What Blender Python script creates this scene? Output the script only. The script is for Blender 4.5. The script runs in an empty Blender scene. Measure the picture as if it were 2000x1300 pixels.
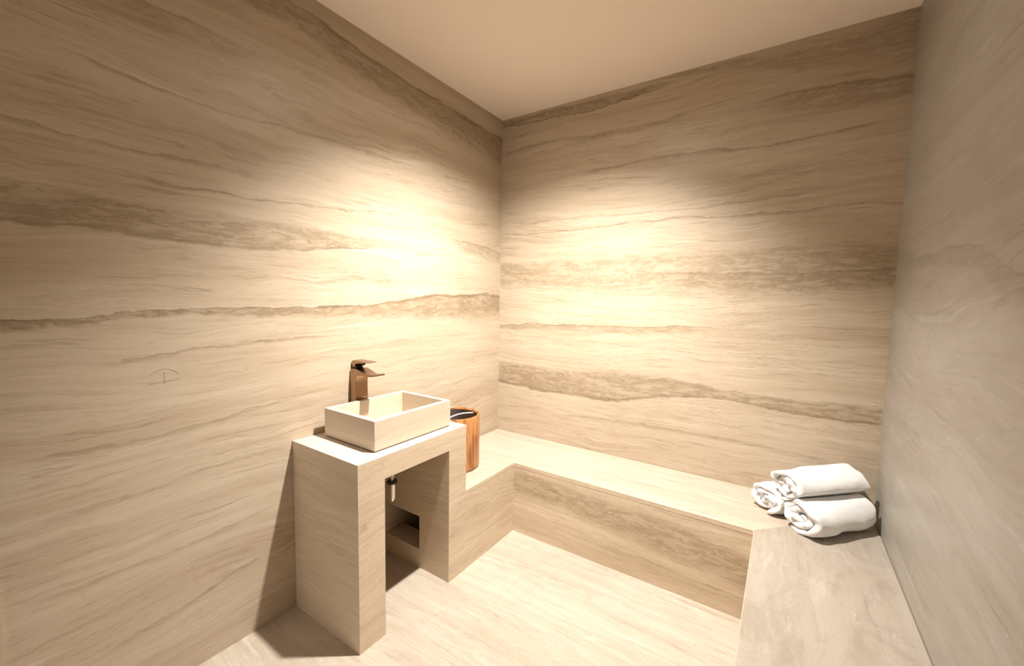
import bpy, bmesh, math, random
from mathutils import Vector, Matrix, noise as mn

scene = bpy.context.scene
C = scene.collection

# ------------------------------------------------------------------ camera
cd = bpy.data.cameras.new('camera')
cam = bpy.data.objects.new('camera', cd); C.objects.link(cam)
yaw, pitch, roll, FPX = -0.588, -0.0825, 0.0188, 801.69
f = Vector((math.sin(yaw)*math.cos(pitch), math.cos(yaw)*math.cos(pitch), math.sin(pitch)))
r = f.cross(Vector((0, 0, 1))).normalized(); u = r.cross(f)
r2 = r*math.cos(roll)+u*math.sin(roll); u2 = -r*math.sin(roll)+u*math.cos(roll)
m = Matrix.Identity(4)
for i in range(3):
    m[i][0] = r2[i]; m[i][1] = u2[i]; m[i][2] = -f[i]
m.translation = Vector((1.8712, -2.6246, 1.4859))
cam.matrix_world = m
cd.sensor_fit = 'HORIZONTAL'; cd.sensor_width = 36; cd.lens = FPX*36/2000; cd.clip_start = .02
scene.camera = cam

# ------------------------------------------------------------------ world, exposure, lights
W = bpy.data.worlds.new('world'); scene.world = W; W.use_nodes = True
W.node_tree.nodes['Background'].inputs[0].default_value = (1, .93, .85, 1)
W.node_tree.nodes['Background'].inputs[1].default_value = .05
vs = scene.view_settings
vs.view_transform = 'Standard'; vs.look = 'None'; vs.gamma = 1; vs.exposure = 0.0; vs.use_curve_mapping = False

LX, LY, LZ = 1.10, -1.17, 2.795
ld = bpy.data.lights.new('downlight_beam', 'SPOT')
ld.energy = 560; ld.color = (1, .945, .87); ld.spot_size = math.radians(117); ld.spot_blend = 1.0
ld.shadow_soft_size = .03
lo = bpy.data.objects.new('downlight_beam', ld); C.objects.link(lo)
lo.location = (LX, LY, LZ)
aim = Vector((-.18, .19, -1))
lo.rotation_euler = aim.to_track_quat('-Z', 'Y').to_euler()
lw = bpy.data.lights.new('downlight_spill', 'SPOT')      # the same lamp's wide spill
lw.energy = 11; lw.color = (1, .92, .80); lw.spot_size = math.radians(172); lw.spot_blend = .35; lw.shadow_soft_size = .04
lwo = bpy.data.objects.new('downlight_spill', lw); C.objects.link(lwo); lwo.location = (LX, LY, LZ)
# added fill lamp, unseen, shining in through the doorway behind the camera
ad = bpy.data.lights.new('doorway_fill', 'AREA'); ad.shape = 'RECTANGLE'; ad.size = .85; ad.size_y = 2.0
ad.energy = 13; ad.color = (1, .95, .90)
ao = bpy.data.objects.new('doorway_fill', ad); C.objects.link(ao)
ao.location = (.75, -4.6, 1.3); ao.rotation_euler = (math.radians(90), 0, 0)

# ------------------------------------------------------------------ dimensions
RW, RH = 2.2887, 2.826
DL, DB, DR, HB = .4869, .497, .4815, .45
VY0, VY1, VH = -1.6404, -.9704, .8116
YF = -2.95

# ------------------------------------------------------------------ node helpers
class NT:
    def __init__(s, name):
        s.m = bpy.data.materials.new(name); s.m.use_nodes = True
        s.t = s.m.node_tree; s.b = s.t.nodes['Principled BSDF']
    def n(s, typ, **kw):
        x = s.t.nodes.new(typ)
        for k, v in kw.items(): setattr(x, k, v)
        return x
    def put(s, sock, v):
        if isinstance(v, (int, float)): sock.default_value = v
        elif isinstance(v, (tuple, list)):
            sock.default_value = tuple(v) if len(v) == len(sock.default_value) else tuple(v)+(1,)
        else: s.t.links.new(v, sock)
    def math(s, op, a, b=None, c=None, clamp=False):
        x = s.n('ShaderNodeMath', operation=op, use_clamp=clamp); s.put(x.inputs[0], a)
        if b is not None: s.put(x.inputs[1], b)
        if c is not None: s.put(x.inputs[2], c)
        return x.outputs[0]
    def comb(s, a, b, c=0.):
        x = s.n('ShaderNodeCombineXYZ')
        for i, v in enumerate((a, b, c)): s.put(x.inputs[i], v)
        return x.outputs[0]
    def noise(s, vec, scale=1., detail=4., rough=.55, dist=0., lac=2.):
        x = s.n('ShaderNodeTexNoise'); s.put(x.inputs['Vector'], vec)
        x.inputs['Scale'].default_value = scale; x.inputs['Detail'].default_value = detail
        x.inputs['Roughness'].default_value = rough; x.inputs['Distortion'].default_value = dist
        x.inputs['Lacunarity'].default_value = lac
        return x.outputs['Fac']
    def mr(s, v, a, b, c=0., d=1., smooth=True):
        x = s.n('ShaderNodeMapRange'); x.interpolation_type = 'SMOOTHSTEP' if smooth else 'LINEAR'
        for i, k in enumerate((v, a, b, c, d)): s.put(x.inputs[i], k)
        return x.outputs[0]
    def mix(s, fac, a, b, mode='MIX'):
        x = s.n('ShaderNodeMix', data_type='RGBA', blend_type=mode)
        s.put(x.inputs[0], fac); s.put(x.inputs[6], a); s.put(x.inputs[7], b)
        return x.outputs[2]
    def curve(s, u, pts, u0, u1, v0, v1):
        t = s.mr(u, u0, u1, 0., 1., smooth=False)
        x = s.n('ShaderNodeFloatCurve'); x.inputs[0].default_value = 1; s.put(x.inputs[1], t)
        cv = x.mapping.curves[0]
        P = sorted(((p[0]-u0)/(u1-u0), (p[1]-v0)/(v1-v0)) for p in pts)
        cv.points[0].location = P[0]; cv.points[1].location = P[-1]
        for p in P[1:-1]: cv.points.new(*p)
        x.mapping.update()
        return s.math('MULTIPLY_ADD', x.outputs[0], v1-v0, v0)

LIGHT = (.55, .458, .350); MID = (.44, .345, .245); DARK = (.25, .185, .115)
VEIN = (.22, .155, .09); PALE = (.68, .60, .49)

def stone(name, uax, vax, seed=0., bands=(), lines=(), vary=1., streak=1., patches=0., tone=1.,
          joints=(), warp=1., rough=.42, cloud=0., tint=(1, 1, 1)):
    """Vein-cut travertine. uax = axis the veins run along, vax = axis across them."""
    g = NT(name)
    geo = g.n('ShaderNodeNewGeometry'); sep = g.n('ShaderNodeSeparateXYZ')
    g.t.links.new(geo.outputs['Position'], sep.inputs[0])
    ax = {'X': sep.outputs[0], 'Y': sep.outputs[1], 'Z': sep.outputs[2]}
    U, V = ax[uax], ax[vax]
    w0 = g.noise(g.comb(g.math('MULTIPLY', U, .7), g.math('MULTIPLY', V, 1.6), seed), 1, 2)
    w1 = g.noise(g.comb(g.math('MULTIPLY', U, 5), g.math('MULTIPLY', V, 14), seed+3), 1, 4, .6)
    w2 = g.noise(g.comb(g.math('MULTIPLY', U, 22), g.math('MULTIPLY', V, 50), seed+7), 1, 3, .6)
    v1 = g.math('ADD', V, g.math('MULTIPLY', g.math('SUBTRACT', w0, .5), .22*warp))
    v2 = g.math('ADD', v1, g.math('MULTIPLY', g.math('SUBTRACT', w1, .5), .045*warp))
    # broad beds
    bed = g.noise(g.comb(g.math('MULTIPLY', U, .45), g.math('MULTIPLY', v2, 6.5), seed+11), 1, 5, .62)
    bedm = g.mr(bed, .40, .66)
    # medium streaks
    st = g.noise(g.comb(g.math('MULTIPLY', U, 1.3), g.math('MULTIPLY', v2, 26), seed+17), 1, 6, .66)
    stm = g.mr(st, .42, .66)
    # fine lines
    fl = g.noise(g.comb(g.math('MULTIPLY', U, 4.5), g.math('MULTIPLY', v2, 95), seed+23), 1, 4, .7)
    flm = g.mr(fl, .5, .68)
    gr = g.noise(g.comb(g.math('MULTIPLY', U, 26), g.math('MULTIPLY', v2, 150), seed+91), 1, 5, .75)
    grm = g.math('MULTIPLY', g.mr(gr, .50, .66), g.mr(g.noise(g.comb(g.math('MULTIPLY', U, 1.5), g.math('MULTIPLY', V, 5), seed+97), 1, 4), .40, .62))
    grl = g.mr(gr, .60, .72, 1., 0.); grl = g.mr(g.noise(g.comb(g.math('MULTIPLY', U, 20), g.math('MULTIPLY', v2, 110), seed+99), 1, 5, .75), .58, .70)
    # thin veins: ridges of a stretched noise, broken up by another
    rn = g.noise(g.comb(g.math('MULTIPLY', U, .55), g.math('MULTIPLY', v2, 9), seed+31), 1, 5, .6)
    rid = g.math('ABSOLUTE', g.math('SUBTRACT', rn, .5))
    ridm = g.math('SUBTRACT', 1., g.mr(rid, .0, .020))
    br = g.mr(g.noise(g.comb(g.math('MULTIPLY', U, 2.2), g.math('MULTIPLY', V, 9), seed+41), 1, 3), .5, .66)
    ridm = g.math('MULTIPLY', ridm, br)
    col = g.mix(g.math('MULTIPLY', bedm, .62*vary), LIGHT, MID)
    col = g.mix(g.math('MULTIPLY', stm, .42*streak), col, (.40, .31, .215))
    col = g.mix(g.math('MULTIPLY', flm, .38*streak), col, (.30, .225, .145))
    col = g.mix(g.math('MULTIPLY', grm, .36*streak), col, (.30, .225, .145))
    col = g.mix(g.math('MULTIPLY', grl, .30*streak), col, PALE)
    col = g.mix(g.math('MULTIPLY', ridm, .38*vary), col, VEIN)
    lite = g.mr(g.noise(g.comb(g.math('MULTIPLY', U, 1.6), g.math('MULTIPLY', v2, 38), seed+53), 1, 5, .65), .56, .74)
    col = g.mix(g.math('MULTIPLY', lite, .5), col, PALE)
    # crinkles used inside bands
    cr = g.noise(g.comb(g.math('MULTIPLY', U, 9), g.math('MULTIPLY', g.math('ADD', v2, g.math('MULTIPLY', w2, .03)), 42), seed+61), 1, 6, .7, .8)
    crd = g.mr(cr, .40, .60)
    crl = g.mr(cr, .60, .70)
    vb = g.math('ADD', V, g.math('ADD', g.math('MULTIPLY', g.math('SUBTRACT', w1, .5), .05),
                                 g.math('MULTIPLY', g.math('SUBTRACT', w2, .5), .022)))
    for up, lw, s_, (a0, a1), edge in bands:
        us = [p[0] for p in up+lw]; vv = [p[1] for p in up+lw]
        u0, u1, q0, q1 = min(us), max(us), min(vv)-.02, max(vv)+.02
        hi = g.curve(U, up, u0, u1, q0, q1); lo_ = g.curve(U, lw, u0, u1, q0, q1)
        t = g.math('DIVIDE', g.math('SUBTRACT', vb, lo_), g.math('MAXIMUM', g.math('SUBTRACT', hi, lo_), .006))
        mk = g.math('MULTIPLY', g.mr(t, -.35 if edge >= 0 else -.05, .25 if edge >= 0 else .08), g.mr(t, .95, 1.06 if edge > 0 else 1.3, 1., 0.))
        fade = g.math('MULTIPLY', g.mr(U, u0-.02, u0+.02+a0), g.mr(U, u1-a1-.02, u1+.02, 1., 0.))
        mk = g.math('MULTIPLY', mk, fade)
        dk = g.math('MULTIPLY', mk, g.math('MULTIPLY_ADD', crd, .55, .35))
        col = g.mix(g.math('MULTIPLY', dk, s_), col, (.25, .18, .105))
        col = g.mix(g.math('MULTIPLY', g.math('MULTIPLY', mk, crl), .6*s_), col, PALE)
        if edge:
            tt = 1. if edge > 0 else 0.
            e = g.math('SUBTRACT', 1., g.mr(g.math('ABSOLUTE', g.math('SUBTRACT', t, tt*.93+.02)), .0, .13))
            e = g.math('MULTIPLY', g.math('MULTIPLY', e, fade), g.mr(g.noise(g.comb(g.math('MULTIPLY', U, 3), seed, 0), 1, 3), .35, .6, .4, 1.))
            col = g.mix(g.math('MULTIPLY', e, .75*s_), col, (.17, .115, .06))
    for pts, hw, s_ in lines:
        us = [p[0] for p in pts]; vv = [p[1] for p in pts]
        u0, u1, q0, q1 = min(us), max(us), min(vv)-.02, max(vv)+.02
        c_ = g.curve(U, pts, u0, u1, q0, q1)
        d = g.math('SUBTRACT', vb, c_)
        mk = g.math('MULTIPLY', g.mr(d, -hw*3, -.0, 0., 1.), g.mr(d, 0., hw*.8, 1., 0.))
        fade = g.math('MULTIPLY', g.mr(U, u0, u0+.15), g.mr(U, u1-.15, u1, 1., 0.))
        mk = g.math('MULTIPLY', g.math('MULTIPLY', mk, fade), g.math('MULTIPLY_ADD', crd, .5, .5))
        col = g.mix(g.math('MULTIPLY', mk, s_), col, (.21, .15, .085))
    if cloud:
        cl = g.noise(g.comb(g.math('MULTIPLY', U, 3.2), g.math('MULTIPLY', V, 6.), seed+71), 1, 7, .68, .9)
        col = g.mix(g.math('MULTIPLY', g.mr(cl, .46, .66), .55*cloud), col, (.35, .27, .19))
        cl2 = g.noise(g.comb(g.math('MULTIPLY', U, 6.), g.math('MULTIPLY', V, 12.), seed+75), 1, 7, .68, .9)
        col = g.mix(g.math('MULTIPLY', g.mr(cl2, .55, .72), .7*cloud), col, PALE)
    if patches:
        vo = g.n('ShaderNodeTexVoronoi', feature='F1')
        g.put(vo.inputs['Vector'], g.comb(g.math('MULTIPLY_ADD', w1, 1.2, g.math('MULTIPLY', U, 4.5)), g.math('MULTIPLY_ADD', w2, .9, g.math('MULTIPLY', V, 9)), seed))
        pm = g.mr(vo.outputs['Distance'], .07, .13, 1., 0.)
        sel = g.mr(g.noise(g.comb(U, V, seed+5), 6, 2), .5, .6)
        col = g.mix(g.math('MULTIPLY', g.math('MULTIPLY', pm, sel), patches), col, (.74, .68, .58))
        vo2 = g.n('ShaderNodeTexVoronoi', feature='F1')
        g.put(vo2.inputs['Vector'], g.comb(g.math('MULTIPLY', U, 30), g.math('MULTIPLY', V, 55), seed+2))
        pm2 = g.math('MULTIPLY', g.mr(vo2.outputs['Distance'], .10, .2, 1., 0.), g.mr(g.noise(g.comb(U, V, seed+9), 5, 3), .56, .62))
        col = g.mix(g.math('MULTIPLY', pm2, patches*.55), col, (.70, .63, .53))
    for jax, pos, a, b, s_ in joints:
        other = 'XYZ'.replace(jax, '')
        J = ax[jax]; o_ = V if jax == uax else U
        l = g.mr(g.math('ABSOLUTE', g.math('SUBTRACT', J, pos)), .0012, .003, 1., 0.)
        l = g.math('MULTIPLY', l, g.math('MULTIPLY', g.math('GREATER_THAN', o_, a), g.math('LESS_THAN', o_, b)))
        col = g.mix(g.math('MULTIPLY', l, abs(s_)), col, PALE if s_ > 0 else VEIN)
    if tone != 1. or tint != (1, 1, 1):
        col = g.mix(1., col, tuple(tone*q for q in tint), 'MULTIPLY')
    g.put(g.b.inputs['Base Color'], col)
    g.put(g.b.inputs['Roughness'], g.math('MULTIPLY_ADD', st, .2, rough-.1))
    g.b.inputs['Specular IOR Level'].default_value = .3
    bp = g.n('ShaderNodeBump'); bp.inputs['Strength'].default_value = .25; bp.inputs['Distance'].default_value = .002
    g.put(bp.inputs['Height'], g.math('ADD', st, g.math('MULTIPLY', cr, .6)))
    g.put(g.b.inputs['Normal'], bp.outputs[0])
    return g.m

def simple(name, col, rough=.5, metal=0., nscale=0, namp=0., bump=0., spec=.5):
    g = NT(name)
    c = col
    tc = g.n('ShaderNodeTexCoord')
    if nscale:
        nz = g.noise(tc.outputs['Object'], nscale, 4)
        c = g.mix(nz, tuple(x*(1-namp) for x in col), tuple(min(1, x*(1+namp)) for x in col))
        if bump:
            bp = g.n('ShaderNodeBump'); bp.inputs['Strength'].default_value = bump; bp.inputs['Distance'].default_value = .002
            g.put(bp.inputs['Height'], nz); g.put(g.b.inputs['Normal'], bp.outputs[0])
    g.put(g.b.inputs['Base Color'], c)
    g.b.inputs['Roughness'].default_value = rough; g.b.inputs['Metallic'].default_value = metal
    g.b.inputs['Specular IOR Level'].default_value = spec
    return g.m

# ------------------------------------------------------------------ stone materials with the slabs' own veins
mat_left = stone('travertine_left', 'Y', 'Z', 2.3, bands=[
    ([(-2.6, 1.405), (-2.35, 1.395), (-2.22, 1.413), (-1.963, 1.428), (-1.65, 1.430), (-1.277, 1.438), (-1.0, 1.464), (-.755, 1.500), (-.35, 1.512), (0, 1.515)],
     [(-2.6, 1.35), (-2.35, 1.372), (-2.12, 1.397), (-1.65, 1.388), (-1.278, 1.385), (-.8, 1.368), (-.105, 1.378), (0, 1.385)], .92, (0, 0), 1),
    ([(-2.6, 1.755), (-2.34, 1.782), (-2.1, 1.774), (-1.73, 1.78), (-1.3, 1.785), (-.9, 1.787)],
     [(-2.6, 1.672), (-2.35, 1.675), (-2.175, 1.675), (-1.954, 1.667), (-1.73, 1.673), (-1.3, 1.73), (-.9, 1.757)], .8, (0, .5), -1),
    ([(-2.6, 2.72), (-1.72, 2.76), (-1.2, 2.72), (-.7, 2.70), (0, 2.69)],
     [(-2.6, 2.58), (-1.72, 2.66), (-1.2, 2.60), (-.7, 2.56), (0, 2.50)], .8, (0, 0), 1),
    ([(-.7, 1.87), (-.3, 1.875), (0, 1.83)], [(-.7, 1.83), (-.3, 1.79), (0, 1.77)], .6, (.3, 0), 1),
    ([(-2.6, 2.44), (-2.1, 2.47), (-1.6, 2.46)], [(-2.6, 2.34), (-2.1, 2.39), (-1.6, 2.42)], .55, (0, .4), 1),
   ], lines=[
    ([(-2.6, 1.99), (-2.432, 1.983), (-2.225, 1.962), (-1.943, 1.979), (-1.7, 1.975)], .006, .5),
    ([(-2.35, 2.21), (-2.27, 2.207), (-2.0, 2.198), (-1.536, 2.228), (-1.266, 2.238), (-.9, 2.25)], .006, .5),
    ([(-2.2, 1.882), (-1.9, 1.878), (-1.544, 1.901), (-.923, 1.964)], .004, .6),
    ([(-2.3, 1.245), (-2.22, 1.251), (-1.783, 1.289), (-1.4, 1.28)], .006, .6),
    ([(-2.5, .968), (-2.33, .973), (-2.06, .971), (-1.683, 1.014), (-1.4, 1.03)], .008, .38),
    ([(-2.5, .79), (-2.2, .775), (-1.9, .80), (-1.64, .80)], .008, .35),
    ([(-2.5, .55), (-2.156, .515), (-1.9, .53), (-1.7, .54)], .009, .35),
    ([(-2.3, .26), (-2.12, .272), (-1.812, .33), (-1.6, .33)], .007, .5)],
   joints=[('Y', -1.457, 1.5, 2.9, .10)], vary=1., streak=.9)
mat_back = stone('travertine_back', 'X', 'Z', 9.1, bands=[
    ([(0, 1.735), (.3, 1.738), (.915, 1.755), (1.52, 1.752), (2.29, 1.745)],
     [(0, 1.585), (.3, 1.57), (.92, 1.55), (1.66, 1.549), (2.29, 1.575)], .68, (0, 0), 0),
    ([(.9, 1.64), (1.3, 1.665), (1.8, 1.65), (2.29, 1.67)], [(.9, 1.62), (1.3, 1.60), (1.8, 1.56), (2.29, 1.59)], .5, (.4, 0), 1),
    ([(0, 1.285), (.348, 1.305), (.753, 1.315), (1.26, 1.335), (1.54, 1.35), (1.75, 1.36)],
     [(0, 1.248), (.348, 1.265), (.753, 1.275), (1.26, 1.29), (1.54, 1.325), (1.75, 1.345)], .7, (0, .5), 1),
    ([(0, .975), (.569, .965), (.946, .985), (1.273, 1.003), (1.562, .985), (1.864, .972), (2.041, .975), (2.29, .99)],
     [(0, .835), (.574, .815), (.952, .831), (1.30, .905), (1.5, .925), (1.694, .930), (1.935, .905), (2.29, .915)], .82, (0, 0), -1),
    ([(0, 2.812), (.5, 2.80), (.9, 2.79), (1.3, 2.79)], [(0, 2.775), (.5, 2.748), (.9, 2.742), (1.3, 2.785)], .85, (0, .2), -1),
    ([(1.0, 2.82), (1.5, 2.81), (1.9, 2.76), (2.29, 2.80)], [(1.0, 2.81), (1.5, 2.78), (1.9, 2.67), (2.29, 2.62)], .5, (.4, 0), 0),
    ([(1.5, 2.56), (1.9, 2.57), (2.29, 2.53)], [(1.5, 2.52), (1.9, 2.47), (2.29, 2.43)], .6, (.4, 0), 1),
   ], lines=[([(.6, 2.32), (1.2, 2.36), (1.8, 2.33), (2.25, 2.36)], .008, .6),
    ([(.0, 2.58), (.4, 2.60), (.9, 2.57), (1.4, 2.6)], .012, .45),
    ([(.1, 2.03), (.7, 2.05), (1.3, 2.04), (2.0, 2.06)], .005, .5),
    ([(0, 1.98), (.6, 1.97), (1.1, 1.99), (1.8, 1.97), (2.28, 2.0)], .006, .55),
    ([(0, 1.20), (.6, 1.21), (1.4, 1.19), (2.2, 1.2)], .004, .35),
    ([(.5, .66), (1.0, .69), (1.6, .70), (2.2, .68)], .010, .4)],
   vary=.75, streak=1.15)
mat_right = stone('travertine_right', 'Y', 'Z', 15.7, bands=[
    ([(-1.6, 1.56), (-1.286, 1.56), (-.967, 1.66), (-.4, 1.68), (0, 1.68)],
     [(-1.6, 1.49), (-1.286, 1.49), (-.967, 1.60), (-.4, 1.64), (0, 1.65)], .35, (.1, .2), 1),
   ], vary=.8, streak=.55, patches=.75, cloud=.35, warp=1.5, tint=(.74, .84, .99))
mat_front = stone('travertine_front', 'X', 'Z', 21.)
mat_floor = stone('travertine_floor', 'X', 'Y', 27.4, vary=.9, streak=.8, tone=1.08, cloud=.5, tint=(.93, .985, 1.08),
                  joints=[('X', .77, -3, -.8, -.15), ('Y', -1.62, -1, .77, -.2)], warp=1.3)
mat_seatx = stone('travertine_seat', 'X', 'Y', 33.3, vary=.6, streak=1.1, tone=1.06, tint=(.95, .99, 1.07))
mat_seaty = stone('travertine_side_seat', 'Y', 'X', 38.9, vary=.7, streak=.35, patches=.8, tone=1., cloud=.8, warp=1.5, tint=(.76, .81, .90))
mat_benchx = stone('travertine_bench_front', 'X', 'Z', 44.2, bands=[
    ([(.48, .385), (1.0, .36), (1.4, .345), (1.81, .30)], [(.48, .26), (1.0, .235), (1.4, .20), (1.81, .16)], .8, (0, 0), 0),
    ([(.9, .12), (1.4, .12), (1.81, .11)], [(.9, .10), (1.4, .08), (1.81, .07)], .4, (.3, 0), 1)], vary=.9, streak=1.1, tone=1.25)  # tone lifted above the stone's own colour to carry the corner glow
mat_benchy = stone('travertine_bench_side', 'Y', 'Z', 50.6, vary=.7, streak=1.0, tone=1.1)
mat_vanside = stone('travertine_vanity_side', 'X', 'Z', 56.1, vary=.6, streak=.6, tone=1.25)
mat_vanfront = stone('travertine_vanity_front', 'Y', 'Z', 62.4, vary=.7, streak=1.0, warp=1.6, tone=1.22)
mat_vantop = stone('travertine_vanity_top', 'Y', 'X', 68.4, vary=.3, streak=.4, tone=1.2, tint=(.97, 1.0, 1.08))
mat_basin = stone('travertine_basin', 'Y', 'Z', 74.4, vary=.3, streak=.35, tone=1.12, cloud=.15, tint=(.98, 1.0, 1.04))
mat_ceil = simple('ceiling_plaster', (.88, .78, .69), .8, 0, 1.5, .02)

g = NT('copper'); tc = g.n('ShaderNodeTexCoord')
g.put(g.b.inputs['Base Color'], (.36, .235, .155)); g.b.inputs['Metallic'].default_value = 1
g.put(g.b.inputs['Roughness'], g.math('MULTIPLY_ADD', g.noise(tc.outputs['Object'], 40, 3), .08, .26)); mat_copper = g.m
mat_chrome = simple('chrome', (.72, .70, .66), .12, 1, 30, .03)
mat_rubber = simple('black_rubber', (.02, .018, .015), .5, 0, 30, .1)
mat_pvc = simple('white_pvc', (.80, .78, .72), .4, 0, 30, .03)
mat_trim = simple('pale_frame', (.50, .43, .33), .5, 0, 20, .05)
mat_white = simple('white_enamel', (.8, .78, .75), .4, 0, 20, .02)
mat_lining = simple('dark_lining', (.022, .009, .005), .5, 0, 12, .3, 0, .12)
mat_rope = simple('pale_bail', (.88, .80, .74), .35, 0, 60, .05)
mat_pencil = simple('pencil', (.30, .235, .155), .8, 0, 60, .1)
g = NT('oiled_wood'); tc = g.n('ShaderNodeTexCoord'); sp = g.n('ShaderNodeSeparateXYZ'); g.t.links.new(tc.outputs['Object'], sp.inputs[0])
ang = g.math('ARCTAN2', sp.outputs[1], sp.outputs[0])
nz = g.noise(g.comb(g.math('MULTIPLY', ang, 1.6), g.math('MULTIPLY', sp.outputs[2], 1.5), 4.), 2, 4, .6, 1.2)
nf = g.noise(g.comb(g.math('MULTIPLY', ang, 14), g.math('MULTIPLY', sp.outputs[2], 3), 1.), 2, 4, .6)
col = g.mix(g.mr(nz, .38, .62), (.50, .235, .085), (.25, .085, .026))
col = g.mix(g.math('MULTIPLY', g.mr(nf, .5, .7), .22), col, (.20, .07, .022))
st_ = g.math('ABSOLUTE', g.math('SUBTRACT', g.math('FRACT', g.math('MULTIPLY', ang, 14/6.2832)), .5))
col = g.mix(g.mr(st_, .008, .025, .3, 0.), col, (.12, .04, .015))
g.put(g.b.inputs['Base Color'], col); g.b.inputs['Roughness'].default_value = .3; mat_wood = g.m
g = NT('terry_cloth'); tc = g.n('ShaderNodeTexCoord')
n1 = g.noise(tc.outputs['Object'], 420, 3, .7); n2 = g.noise(tc.outputs['Object'], 45, 4)
g.put(g.b.inputs['Base Color'], g.mix(n2, (.80, .80, .815), (.90, .90, .91)))
g.b.inputs['Roughness'].default_value = .95; g.b.inputs['Sheen Weight'].default_value = .25
g.b.inputs['Specular IOR Level'].default_value = .1
bp = g.n('ShaderNodeBump'); bp.inputs['Strength'].default_value = .55; bp.inputs['Distance'].default_value = .003
g.put(bp.inputs['Height'], g.math('ADD', n1, g.math('MULTIPLY', n2, 1.4))); g.put(g.b.inputs['Normal'], bp.outputs[0]); mat_terry = g.m
g = NT('lamp_lens'); g.b.inputs['Emission Color'].default_value = (1, .85, .62, 1); g.b.inputs['Emission Strength'].default_value = 18
g.b.inputs['Base Color'].default_value = (.9, .9, .9, 1); mat_lens = g.m

# ------------------------------------------------------------------ mesh helpers
def obj(name, bm, mats, parent=None, smooth=False):
    me = bpy.data.meshes.new(name); bm.normal_update(); bm.to_mesh(me); bm.free()
    for x in (mats if isinstance(mats, (list, tuple)) else [mats]): me.materials.append(x)
    if smooth:
        for p_ in me.polygons: p_.use_smooth = True
    o = bpy.data.objects.new(name, me); C.objects.link(o)
    if parent: o.parent = parent
    return o
def box(bm, x0, x1, y0, y1, z0, z1, mi=None):
    """mi: material index, or dict normal-axis -> index"""
    vs_ = [bm.verts.new(p) for p in [(x0, y0, z0), (x1, y0, z0), (x1, y1, z0), (x0, y1, z0), (x0, y0, z1), (x1, y0, z1), (x1, y1, z1), (x0, y1, z1)]]
    for idx, a in (((3, 2, 1, 0), 'z'), ((4, 5, 6, 7), 'z'), ((0, 1, 5, 4), 'y'), ((2, 3, 7, 6), 'y'), ((1, 2, 6, 5), 'x'), ((3, 0, 4, 7), 'x')):
        fc = bm.faces.new([vs_[i] for i in idx])
        fc.material_index = mi[a] if isinstance(mi, dict) else (mi or 0)
    return vs_
def bevel(o, w, seg=3):
    b = o.modifiers.new('bevel', 'BEVEL'); b.width = w; b.segments = seg; b.limit_method = 'ANGLE'; b.angle_limit = math.radians(40)
    b.harden_normals = False
    return o
def lathe(bm, prof, n=48, cx=0, cy=0, mi=0):
    rings = []
    for (rr, z) in prof:
        rings.append([bm.verts.new((cx+rr*math.cos(2*math.pi*i/n), cy+rr*math.sin(2*math.pi*i/n), z)) for i in range(n)] if rr > 1e-6 else [bm.verts.new((cx, cy, z))])
    for a, b in zip(rings, rings[1:]):
        for i in range(n):
            j = (i+1) % n
            q = [a[i % len(a)], a[j % len(a)], b[j % len(b)], b[i % len(b)]]
            q2 = []
            for v in q:
                if v not in q2: q2.append(v)
            if len(q2) > 2:
                fc = bm.faces.new(q2); fc.material_index = mi
def tube(bm, pts, rad, n=10, flat=1.):
    pts = [Vector(p_) for p_ in pts]; rings = []
    for i, p_ in enumerate(pts):
        t = (pts[min(i+1, len(pts)-1)]-pts[max(i-1, 0)]).normalized()
        a = t.cross(Vector((0, 0, 1)));
        if a.length < 1e-3: a = Vector((1, 0, 0))
        a.normalize(); b = a.cross(t)
        rings.append([bm.verts.new(p_+(a*math.cos(2*math.pi*k/n)+b*math.sin(2*math.pi*k/n)*flat)*rad) for k in range(n)])
    for a, b in zip(rings, rings[1:]):
        for k in range(n): bm.faces.new([a[k], a[(k+1) % n], b[(k+1) % n], b[k]])
    bm.faces.new(rings[0][::-1]); bm.faces.new(rings[-1])
def thing(name, label, cat, loc=(0, 0, 0), group=None):
    o = bpy.data.objects.new(name, None); C.objects.link(o); o.location = loc; o.empty_display_size = .1
    return tag(o, label, cat, group)
def tag(o, label, cat, group=None):
    o['label'] = label; o['category'] = cat
    if group: o['group'] = group
    return o
def struct(name, bm, mats, label=None):
    o = obj(name, bm, mats); o['kind'] = 'structure'
    if label: o['label'] = label
    return o
def localise(o, loc):
    o.data.transform(Matrix.Translation(-Vector(loc)))

# ------------------------------------------------------------------ room shell
T = .1
bm = bmesh.new(); box(bm, -T, 0, -2.508, T, 0, RH); wl = struct('wall_left', bm, mat_left, 'left travertine wall with horizontal brown veins behind the washstand')
bm = bmesh.new(); box(bm, 0, RW, 0, T, 0, RH); struct('wall_back', bm, mat_back, 'back travertine wall with fine horizontal veining above the bench')
bm = bmesh.new(); box(bm, RW, RW+T, YF-T, T, 0, RH); struct('wall_right', bm, mat_right, 'right travertine wall, greyer and softly mottled, beside the towels')
bm = bmesh.new(); box(bm, -T, RW+T, YF-T-1.2, T, -T, 0); struct('floor', bm, mat_floor, 'pale travertine tiled floor')
bm = bmesh.new(); box(bm, -T, RW+T, YF-T, T, RH, RH+T); struct('ceiling', bm, mat_ceil, 'smooth peach coloured plaster ceiling')
DX0, DX1, DZ = .16, 1.06, 2.15
bm = bmesh.new()
box(bm, -T, DX0, YF-T, YF, 0, RH); box(bm, DX1, RW, YF-T, YF, 0, RH); box(bm, DX0, DX1, YF-T, YF, DZ, RH)
struct('wall_front', bm, mat_front, 'travertine wall with the doorway behind the viewer')
bm = bmesh.new()
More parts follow.
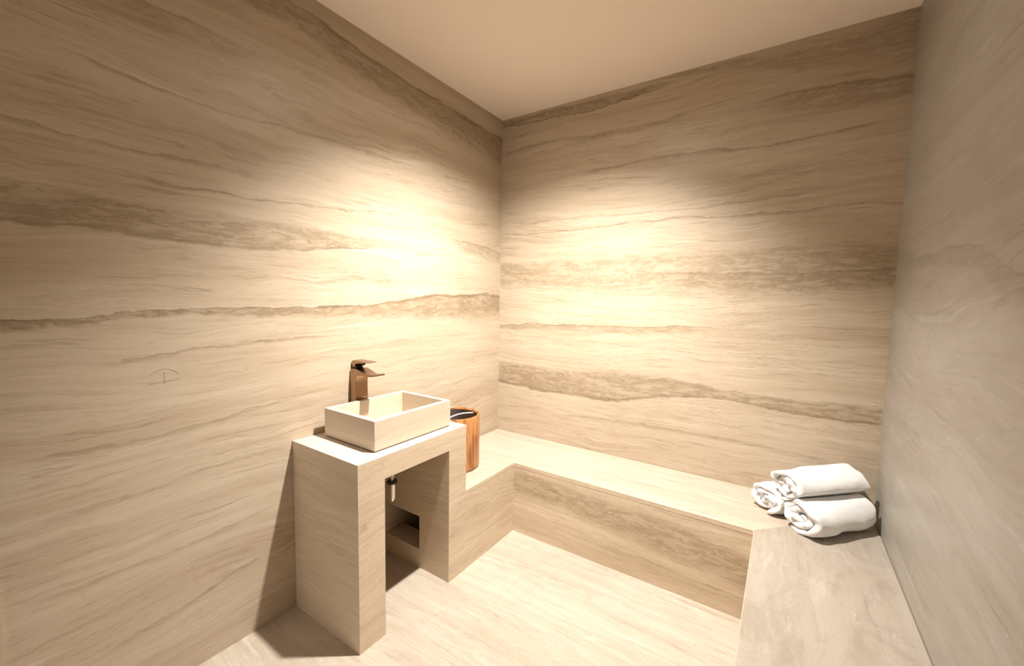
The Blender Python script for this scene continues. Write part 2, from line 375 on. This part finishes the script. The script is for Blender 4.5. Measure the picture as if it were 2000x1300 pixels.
box(bm, DX0, DX0+.04, YF-.11, YF+.01, 0, DZ-.04); box(bm, DX1-.04, DX1, YF-.11, YF+.01, 0, DZ-.04); box(bm, DX0, DX1, YF-.11, YF+.01, DZ-.04, DZ)
struct('door_1', bm, mat_trim, 'doorway frame behind the viewer')
bm = bmesh.new(); box(bm, -T, .012, YF, -2.508, 0, RH); struct('trim_1', bm, mat_trim, 'pale upright strip at the near end of the left wall')
# faint pencil cross and arc on the left wall
bm = bmesh.new()
def stroke(pts, w=.0006):
    for (a, b), (c, d) in zip(pts, pts[1:]):
        dx, dz = c-a, d-b; L = math.hypot(dx, dz); nx, nz_ = -dz/L*w, dx/L*w
        q = [(a+nx, b+nz_), (c+nx, d+nz_), (c-nx, d-nz_), (a-nx, b-nz_)]
        fr = [bm.verts.new((.0006, y, z)) for y, z in q]; bk = [bm.verts.new((-.0004, y, z)) for y, z in q]
        bm.faces.new(fr); bm.faces.new(bk[::-1])
        for i in range(4): bm.faces.new([fr[i], bk[i], bk[(i+1) % 4], fr[(i+1) % 4]])
cy_, cz_ = -2.098, 1.172
stroke([(cy_, cz_-.020), (cy_+.001, cz_+.024)]); stroke([(cy_-.045, cz_-.014), (cy_+.05, cz_-.006)])
stroke([(cy_+.044*math.cos(a), cz_+.036*math.sin(a)) for a in [math.radians(x) for x in range(150, 19, -10)]], .0005)
pm_ = obj('pencil_mark', bm, mat_pencil, wl); pm_['label'] = 'faint pencilled cross and arc'

# ------------------------------------------------------------------ stone bench (U shaped, built against the walls)
bench = thing('stone_bench', 'built-in travertine corner bench running along the back and right walls beside the washstand', 'bench', (1.15, -.25, 0))
def pb(name, bm, mats, par, bw=0):
    o = obj(name, bm, mats, None); o.data.transform(Matrix.Translation(-par.location)); o.parent = par
    if bw: bevel(o, bw)
    return o
sth = .03
G = .0015
def seat_poly():
    bm = bmesh.new()
    P = [(G, -G), (G, VY1+.0002), (DL, VY1+.0002), (DL, -DB), (RW-DR, -DB), (RW-DR, YF+G), (RW-G, YF+G), (RW-G, -G)]
    P = P[::-1] if False else P
    top = [bm.verts.new((x, y, HB)) for x, y in P]; bot = [bm.verts.new((x, y, HB-sth)) for x, y in P]
    # top in two regions so the side seat carries veins along its own length
    n = len(P)
    a = bm.faces.new([top[0], top[1], top[2], top[3], top[4], top[7]]); a.material_index = 0
    b = bm.faces.new([top[4], top[5], top[6], top[7]]); b.material_index = 1
    bm.faces.new([bot[0], bot[7], bot[4], bot[3], bot[2], bot[1]]); bm.faces.new([bot[7], bot[6], bot[5], bot[4]])
    for i in range(n):
        j = (i+1) % n
        fc = bm.faces.new([top[i], bot[i], bot[j], top[j]])
        dx = abs(P[i][0]-P[j][0]); fc.material_index = 2 if dx > .01 else 3
    bmesh.ops.recalc_face_normals(bm, faces=bm.faces)
    return bm
pb('seat', seat_poly(), [mat_seatx, mat_seaty, mat_benchx, mat_vanfront], bench, .004)
bm = bmesh.new(); box(bm, DL-.03, RW-DR, -DB, -DB+.03, 0, HB-sth, {'x': 1, 'y': 0, 'z': 0}); pb('front_panel', bm, [mat_benchx, mat_benchy], bench)
bm = bmesh.new(); box(bm, DL-.03, DL, VY1+.0002, -DB, 0, HB-sth, {'x': 0, 'y': 1, 'z': 0}); pb('front_panel', bm, [mat_vanfront, mat_benchx], bench)
bm = bmesh.new(); box(bm, RW-DR, RW-DR+.03, YF+G, -DB, 0, HB-sth, {'x': 0, 'y': 1, 'z': 0}); pb('front_panel', bm, [mat_benchy, mat_benchx], bench)

# ------------------------------------------------------------------ washstand
van = thing('washstand', 'travertine washstand with an open knee space, carrying the square basin', 'washstand', (.25, -1.3, 0))
LEG0, LEG1, ZH = VY0+.1329, -1.1034, VH-.1017
vm = [mat_vanfront, mat_vanside, mat_vantop]; ix = {'x': 0, 'y': 1, 'z': 2}
bm = bmesh.new(); box(bm, G, DL, VY0, VY1, ZH, VH, ix); pb('counter', bm, vm, van)
bm = bmesh.new(); box(bm, G, DL, VY0, LEG0, 0, ZH, ix); pb('side_panel', bm, vm, van)
bm = bmesh.new()
box(bm, .271, DL, LEG1, VY1, 0, ZH, ix); box(bm, G, .271, LEG1, VY1, 0, .105, ix); box(bm, G, .271, LEG1, VY1, .293, ZH, ix)
bmesh.ops.remove_doubles(bm, verts=bm.verts, dist=1e-5)
o = pb('side_panel', bm, vm, van); o['label'] = 'side panel with a rectangular access hole'

# ------------------------------------------------------------------ basin
BX0, BX1, BY0, BY1, BZ0, BZ1 = .060, .430, -1.515, -1.034, VH, .9505
bas = thing('vessel_basin', 'rectangular cream stone vessel basin standing on the washstand top', 'basin', (.245, -1.275, VH))
bm = bmesh.new(); t_ = .026; fl = .022
def rect(z, i): return [bm.verts.new(p_) for p_ in ((BX0+i, BY0+i, z), (BX1-i, BY0+i, z), (BX1-i, BY1-i, z), (BX0+i, BY1-i, z))]
z0 = BZ0+.003
R_ = [rect(z0, .004), rect(BZ0+.007, 0), rect(BZ1, 0), rect(BZ1, t_), rect(BZ0+fl, t_)]
bm.faces.new(R_[0][::-1]); bm.faces.new(R_[-1])
for a, b in zip(R_, R_[1:]):
    for i in range(4): bm.faces.new([a[i], a[(i+1) % 4], b[(i+1) % 4], b[i]])
pb('bowl', bm, mat_basin, bas, .0022)
bm = bmesh.new(); lathe(bm, [(.0, BZ0+fl+.004), (.026, BZ0+fl+.004), (.029, BZ0+fl+.001), (.029, BZ0+fl-.001)], 32, .25, -1.275)
pb('drain', bm, mat_chrome, bas)
bm = bmesh.new(); box(bm, BX0+.010, BX1-.010, BY0+.010, BY1-.010, BZ0, BZ0+.0035); pb('base_gasket', bm, mat_rubber, bas)

# ------------------------------------------------------------------ faucet
FX, FY = .029, -1.298
fa = thing('basin_faucet', 'tall copper coloured single lever faucet rising behind the stone basin', 'faucet', (FX, FY, VH))
def loft(bm, secs):
    rings = [[bm.verts.new(p_) for p_ in s] for s in secs]
    for a, b in zip(rings, rings[1:]):
        n = len(a)
        for i in range(n): bm.faces.new([a[i], a[(i+1) % n], b[(i+1) % n], b[i]])
    bm.faces.new(rings[0][::-1]); bm.faces.new(rings[-1])
bm = bmesh.new()
# side profile of column + waterfall spout (x, z); half width varies with x
prof_top = [(.006, 1.108), (.030, 1.113), (.055, 1.111), (.085, 1.104), (.115, 1.0955), (.140, 1.0915), (.165, 1.093), (.185, 1.0965), (.203, 1.0995)]
prof_bot = [(.004, VH), (.050, VH), (.049, .90), (.048, 1.00), (.049, 1.045), (.054, 1.068), (.068, 1.080), (.095, 1.0815), (.125, 1.0800), (.150, 1.0805), (.175, 1.0845), (.203, 1.0905)]
outline = prof_bot + prof_top[::-1]
def hw(x, z):
    if x <= .056: return .040 - .004*max(0, (z-.9)/.21)
    return .036 - .011*min(1, (x-.056)/.13)
xs_ = [.0045, .0245, .0465, .052, .056, .062, .072, .09, .11, .125, .14, .155, .17, .185, .203]
def interp(P, x):
    for (a, b), (c, d) in zip(P, P[1:]):
        if a <= x <= c: return b+(d-b)*(x-a)/max(1e-9, c-a)
    return P[0][1] if x < P[0][0] else P[-1][1]
under = [(.0485, 1.03), (.050, 1.045), (.054, 1.066), (.062, 1.0775), (.072, 1.0815), (.09, 1.0825), (.125, 1.0800), (.150, 1.0805), (.175, 1.0845), (.203, 1.0905)]
secs = []
for x in xs_[3:]:
    zt, zb = interp(prof_top, x), interp(under, x); h = hw(x, zt)
    secs.append([(x, FY-h, zb), (x, FY+h, zb), (x, FY+h, zt), (x, FY-h, zt)])
loft(bm, secs)
cols = []
for z in (VH+.0005, .86, .92, .98, 1.02, 1.045, 1.066, 1.078, 1.0905):
    h = .0395-.004*max(0, (z-.88)/.23); xf = .050 if z < .98 else (.0493 if z < 1.03 else interp([(1.03, .0493), (1.045, .0503), (1.066, .0545), (1.0785, .0625), (1.0905, .072)], z))
    cols.append([(.0045, FY-h, z), (xf, FY-h, z), (xf, FY+h, z), (.0045, FY+h, z)])
cols.append([(.006, FY-.0352, 1.108), (.0615, FY-.0352, 1.1095), (.0615, FY+.0352, 1.1095), (.006, FY+.0352, 1.108)])
cols.append([(.009, FY-.034, 1.111), (.053, FY-.034, 1.112), (.053, FY+.034, 1.112), (.009, FY+.034, 1.111)])
loft(bm, cols)
bmesh.ops.recalc_face_normals(bm, faces=bm.faces)
pb('spout_body', bm, mat_copper, fa, .002)
bm = bmesh.new(); lathe(bm, [(0, 1.108), (.017, 1.108), (.017, 1.116), (.014, 1.117), (.014, 1.132), (0, 1.132)], 28, .034, FY); pb('cartridge', bm, mat_lining, fa)
bm = bmesh.new()
lp = [(.006, 1.150), (.006, 1.132), (.012, 1.121), (.030, 1.119), (.032, 1.136), (.060, 1.1415), (.100, 1.146), (.137, 1.149), (.138, 1.152), (.080, 1.1535), (.020, 1.155)]
for sgn in (0,):
    A = [bm.verts.new((x, FY-.027, z)) for x, z in lp]; B = [bm.verts.new((x, FY+.027, z)) for x, z in lp]
    bm.faces.new(A); bm.faces.new(B[::-1])
    for i in range(len(lp)):
        j = (i+1) % len(lp); bm.faces.new([A[i], B[i], B[j], A[j]])
bmesh.ops.triangulate(bm, faces=[fc for fc in bm.faces if len(fc.verts) > 4]); bmesh.ops.recalc_face_normals(bm, faces=bm.faces)
pb('lever', bm, mat_copper, fa, .001)

# ------------------------------------------------------------------ bottle trap under the counter
tx, ty = .252, -1.272
tr = thing('bottle_trap', 'chrome bottle trap with a white tailpipe hanging under the washstand top', 'drain trap', (tx, ty, .44))
bm = bmesh.new(); lathe(bm, [(0, ZH-.001), (.009, ZH-.001), (.009, .548), (0, .548)], 20, tx, ty); pb('tailpipe', bm, mat_pvc, tr)
bm = bmesh.new(); lathe(bm, [(.0, .556), (.022, .556), (.025, .552), (.025, .542), (.021, .538), (0, .538)], 24, tx, ty); pb('nut', bm, mat_rubber, tr)
bm = bmesh.new(); lathe(bm, [(0, .539), (.0195, .539), (.0195, .47), (.017, .458), (.012, .448), (0, .445)], 28, tx, ty); pb('cup', bm, mat_chrome, tr)
bm = bmesh.new(); tube(bm, [(tx-.015, ty, .518), (.12, ty, .518), (G, ty, .518)], .014, 16); pb('outlet_pipe', bm, mat_chrome, tr)

# ------------------------------------------------------------------ bucket
bc = (.203, -.745, HB)
bu = thing('sauna_bucket', 'round brown wooden bucket with a dark inside, on the bench behind the washstand', 'bucket', bc)
BR, BH = .155, .327
bm = bmesh.new(); lathe(bm, [(0, .0005), (BR-.006, .0005), (BR-.001, .006), (BR, .02), (BR, BH-.006), (BR-.003, BH), (BR-.010, BH+.0005), (BR-.014, BH-.004), (BR-.014, .02), (0, .02)], 72)
o = obj('staves', bm, mat_wood, bu, True)
o.modifiers.new('edge', 'EDGE_SPLIT').split_angle = math.radians(50)
bm = bmesh.new(); lathe(bm, [(BR-.0145, BH-.012), (BR-.018, BH-.012), (BR-.019, .03), (0, .024)], 72); obj('lining', bm, mat_lining, bu, True)
bm = bmesh.new()
P = []
for k in range(33):
    t = k/32; P.append(Vector((.050, .118, BH-.016)).lerp(Vector((-.070, -.112, BH-.085)), t)+Vector((.0, 0, .030))*math.sin(math.pi*min(1, t*1.0)))
tube(bm, P, .0042, 10); obj('bail_handle', bm, mat_rope, bu, True)['label'] = 'thin white bail handle'

# ------------------------------------------------------------------ rolled towels
def towel(name, label, center, ang, L, seed, R0=.085, sq=.86, tilt=0., rot0=0., planes=(), flat=.86, tex=mat_terry):
    rnd = random.Random(seed)
    bm = bmesh.new()
    th = .0265; pitch = .0285; turns = 2.5
    NC = 150
    ph = [rnd.uniform(0, 6.28) for _ in range(8)]
    xs = []; hl = L/2; e = .013
    for k in range(6):
        a = k/6*math.pi/2; xs.append((-hl+e*(1-math.sin(a)) if False else -hl+e*(1-math.cos(a)), max(.06, math.sin(a))))
    for k in range(15): xs.append((-hl+e+(L-2*e)*k/14, 1.))
    for k in range(5, -1, -1):
        a = k/6*math.pi/2; xs.append((hl-e*(1-math.cos(a)), max(.06, math.sin(a))))
    grid = []
    for j, (x, hs) in enumerate(xs):
        tx_ = x/hl
        row = []
        for i in range(NC+1):
            s = i/NC; th_ = s**.62*turns*2*math.pi   # more even spacing along length
            rr = .006+pitch*th_/(2*math.pi)
            frac = rr/(pitch*turns)
            a = rot0+th_
            # lumpy radius
            lump = 1+.10*(1-frac*.75)*math.sin(2*a+ph[0]+tx_*.5)+.045*math.sin(3*a+ph[1]-tx_*1.2)+.012*math.sin(5*a+ph[2]+2*tx_)
            rad = rr*lump*(1+.02*math.sin(3.1*x/hl+ph[3])+.015*math.sin(7*x/hl+ph[4]))
            row.append((rad*math.cos(a), rad*math.sin(a), a, frac))
        grid.append(row)
    Rm = .006+pitch*turns
    sc = R0/(Rm+th/2)
    V_ = []
    for j, (x, hs) in enumerate(xs):
        row = grid[j]; r0 = []
        for i in range(NC+1):
            p0 = row[max(i-1, 0)]; p1 = row[min(i+1, NC)]
            tv = Vector((p1[0]-p0[0], p1[1]-p0[1])).normalized(); nv = Vector((tv.y, -tv.x))
            fi = i/NC; endr = min(1, math.sqrt(min(1, (i+1)/4)), math.sqrt(min(1, (NC-i+1)/5)))
            h = th/2*hs*max(.15, endr)
            a = row[i][2]; frac = row[i][3]
            sgn = -1 if x < 0 else 1
            k_ = max(0, (abs(x)-hl*.55)/(hl*.45))
            xo = x+sgn*k_*(.009*math.sin(1.3*a+ph[5])+.006*math.sin(2.7*a+ph[6])+.004*math.sin(6*a+ph[7])-.010*(1-frac))
            for sg in (1, -1):
                y = (row[i][0]+nv.x*h*sg)*sc; z = (row[i][1]+nv.y*h*sg)*sc
                nn = mn.noise(Vector((xo*14+seed, y*18, z*18)))*.006+mn.noise(Vector((xo*38+seed, y*30, z*30)))*.0022
                z *= sq; y *= 1.10
                y += nn; z += nn*.7
                zb = -R0*sq*flat
                if z < zb: z = zb+(z-zb)*.08
                r0.append((xo, y, z))
        V_.append(r0)
    bv = [[bm.verts.new(c) for c in r0] for r0 in V_]
    NJ = len(xs)
    for j in range(NJ-1):
        A, B = bv[j], bv[j+1]
        for i in range(NC):
            bm.faces.new([A[2*i], B[2*i], B[2*i+2], A[2*i+2]]); bm.faces.new([A[2*i+1], A[2*i+3], B[2*i+3], B[2*i+1]])
        bm.faces.new([A[0], A[1], B[1], B[0]]); bm.faces.new([A[2*NC], B[2*NC], B[2*NC+1], A[2*NC+1]])
    for A, fl_ in ((bv[0], False), (bv[-1], True)):
        for i in range(NC):
            q = [A[2*i], A[2*i+2], A[2*i+3], A[2*i+1]]
            bm.faces.new(q[::-1] if fl_ else q)
    bmesh.ops.recalc_face_normals(bm, faces=bm.faces)
    zmin = min(v.co.z for v in bm.verts)
    for v in bm.verts: v.co.z -= zmin
    o = obj(name, bm, tex, None, True)
    s_ = o.modifiers.new('sub', 'SUBSURF'); s_.levels = 1; s_.render_levels = 1
    d = Vector((math.cos(ang), math.sin(ang), 0))
    c = Vector(center)+d*(hl)
    o.location = c; o.rotation_euler = (0, -tilt, ang)
    mw = Matrix.Translation(c) @ o.rotation_euler.to_matrix().to_4x4(); mi_ = mw.inverted()
    for p0, n_, soft in list(planes)+[((RW-.002, 0, 0), (1, 0, 0), .012), ((0, -.002, 0), (0, 1, 0), .012)]:   # soft contact with neighbours and walls
        p0 = Vector(p0); n_ = Vector(n_).normalized()
        for v in o.data.vertices:
            w = mw @ v.co; dd = (w-p0).dot(n_)
            if dd > -soft: v.co = mi_ @ (w-n_*(dd+soft*math.exp(-(dd+soft)/soft)))
    tag(o, label, 'towel', 'rolled white towels')
    return o
A45 = math.radians(45)
# cross-section centres (across the pile, height) and the planes where the towels press on each other
pA, pB, pC = Vector((1.970, -.408, .535)), Vector((1.828, -.262, .525)), Vector((1.912, -.352, .642))
def press(a, b, ra, rb):
    n_ = b-a; n_ -= Vector((.7071, .7071, 0))*n_.dot(Vector((.7071, .7071, 0))); n_.normalize()
    return (a+(b-a)*(ra/(ra+rb)), n_, .010)
ac, bc_, ab = press(pA, pC, .5, .5), press(pB, pC, .5, .5), press(pA, pB, .5, .5)
flip = lambda q: (q[0], -q[1], q[2])
towel('rolled_towel', 'rolled white towel in front, lying on the bench against the right wall', (pA.x, pA.y, HB+.0005), math.radians(49), .35, 3, .100, .90, 0, 2.06, [ac, ab])
towel('rolled_towel', 'rolled white towel at the back left of the pile, partly hidden by the top one', (pB.x, pB.y, HB+.0005), math.radians(44), .225, 11, .094, .84, 0, 1.2, [bc_, flip(ab)])
towel('rolled_towel', 'rolled white towel on top of the two others', (pC.x, pC.y, pC.z-.089), math.radians(45), .385, 23, .095, .86, .015, 1.75, [flip(ac), flip(bc_)], 1.3)

# ------------------------------------------------------------------ ceiling downlight
dn = thing('ceiling_downlight', 'round recessed downlight in the peach ceiling just above the view', 'ceiling light', (LX, LY, RH))
bm = bmesh.new(); lathe(bm, [(.062, .0), (.062, -.006), (.056, -.009), (.045, -.007), (.042, .0)], 40); obj('trim_ring', bm, mat_white, dn, True)
bm = bmesh.new(); lathe(bm, [(0, -.002), (.042, -.002), (.042, -.0005), (0, -.0005)], 40); obj('lens', bm, mat_lens, dn, True)
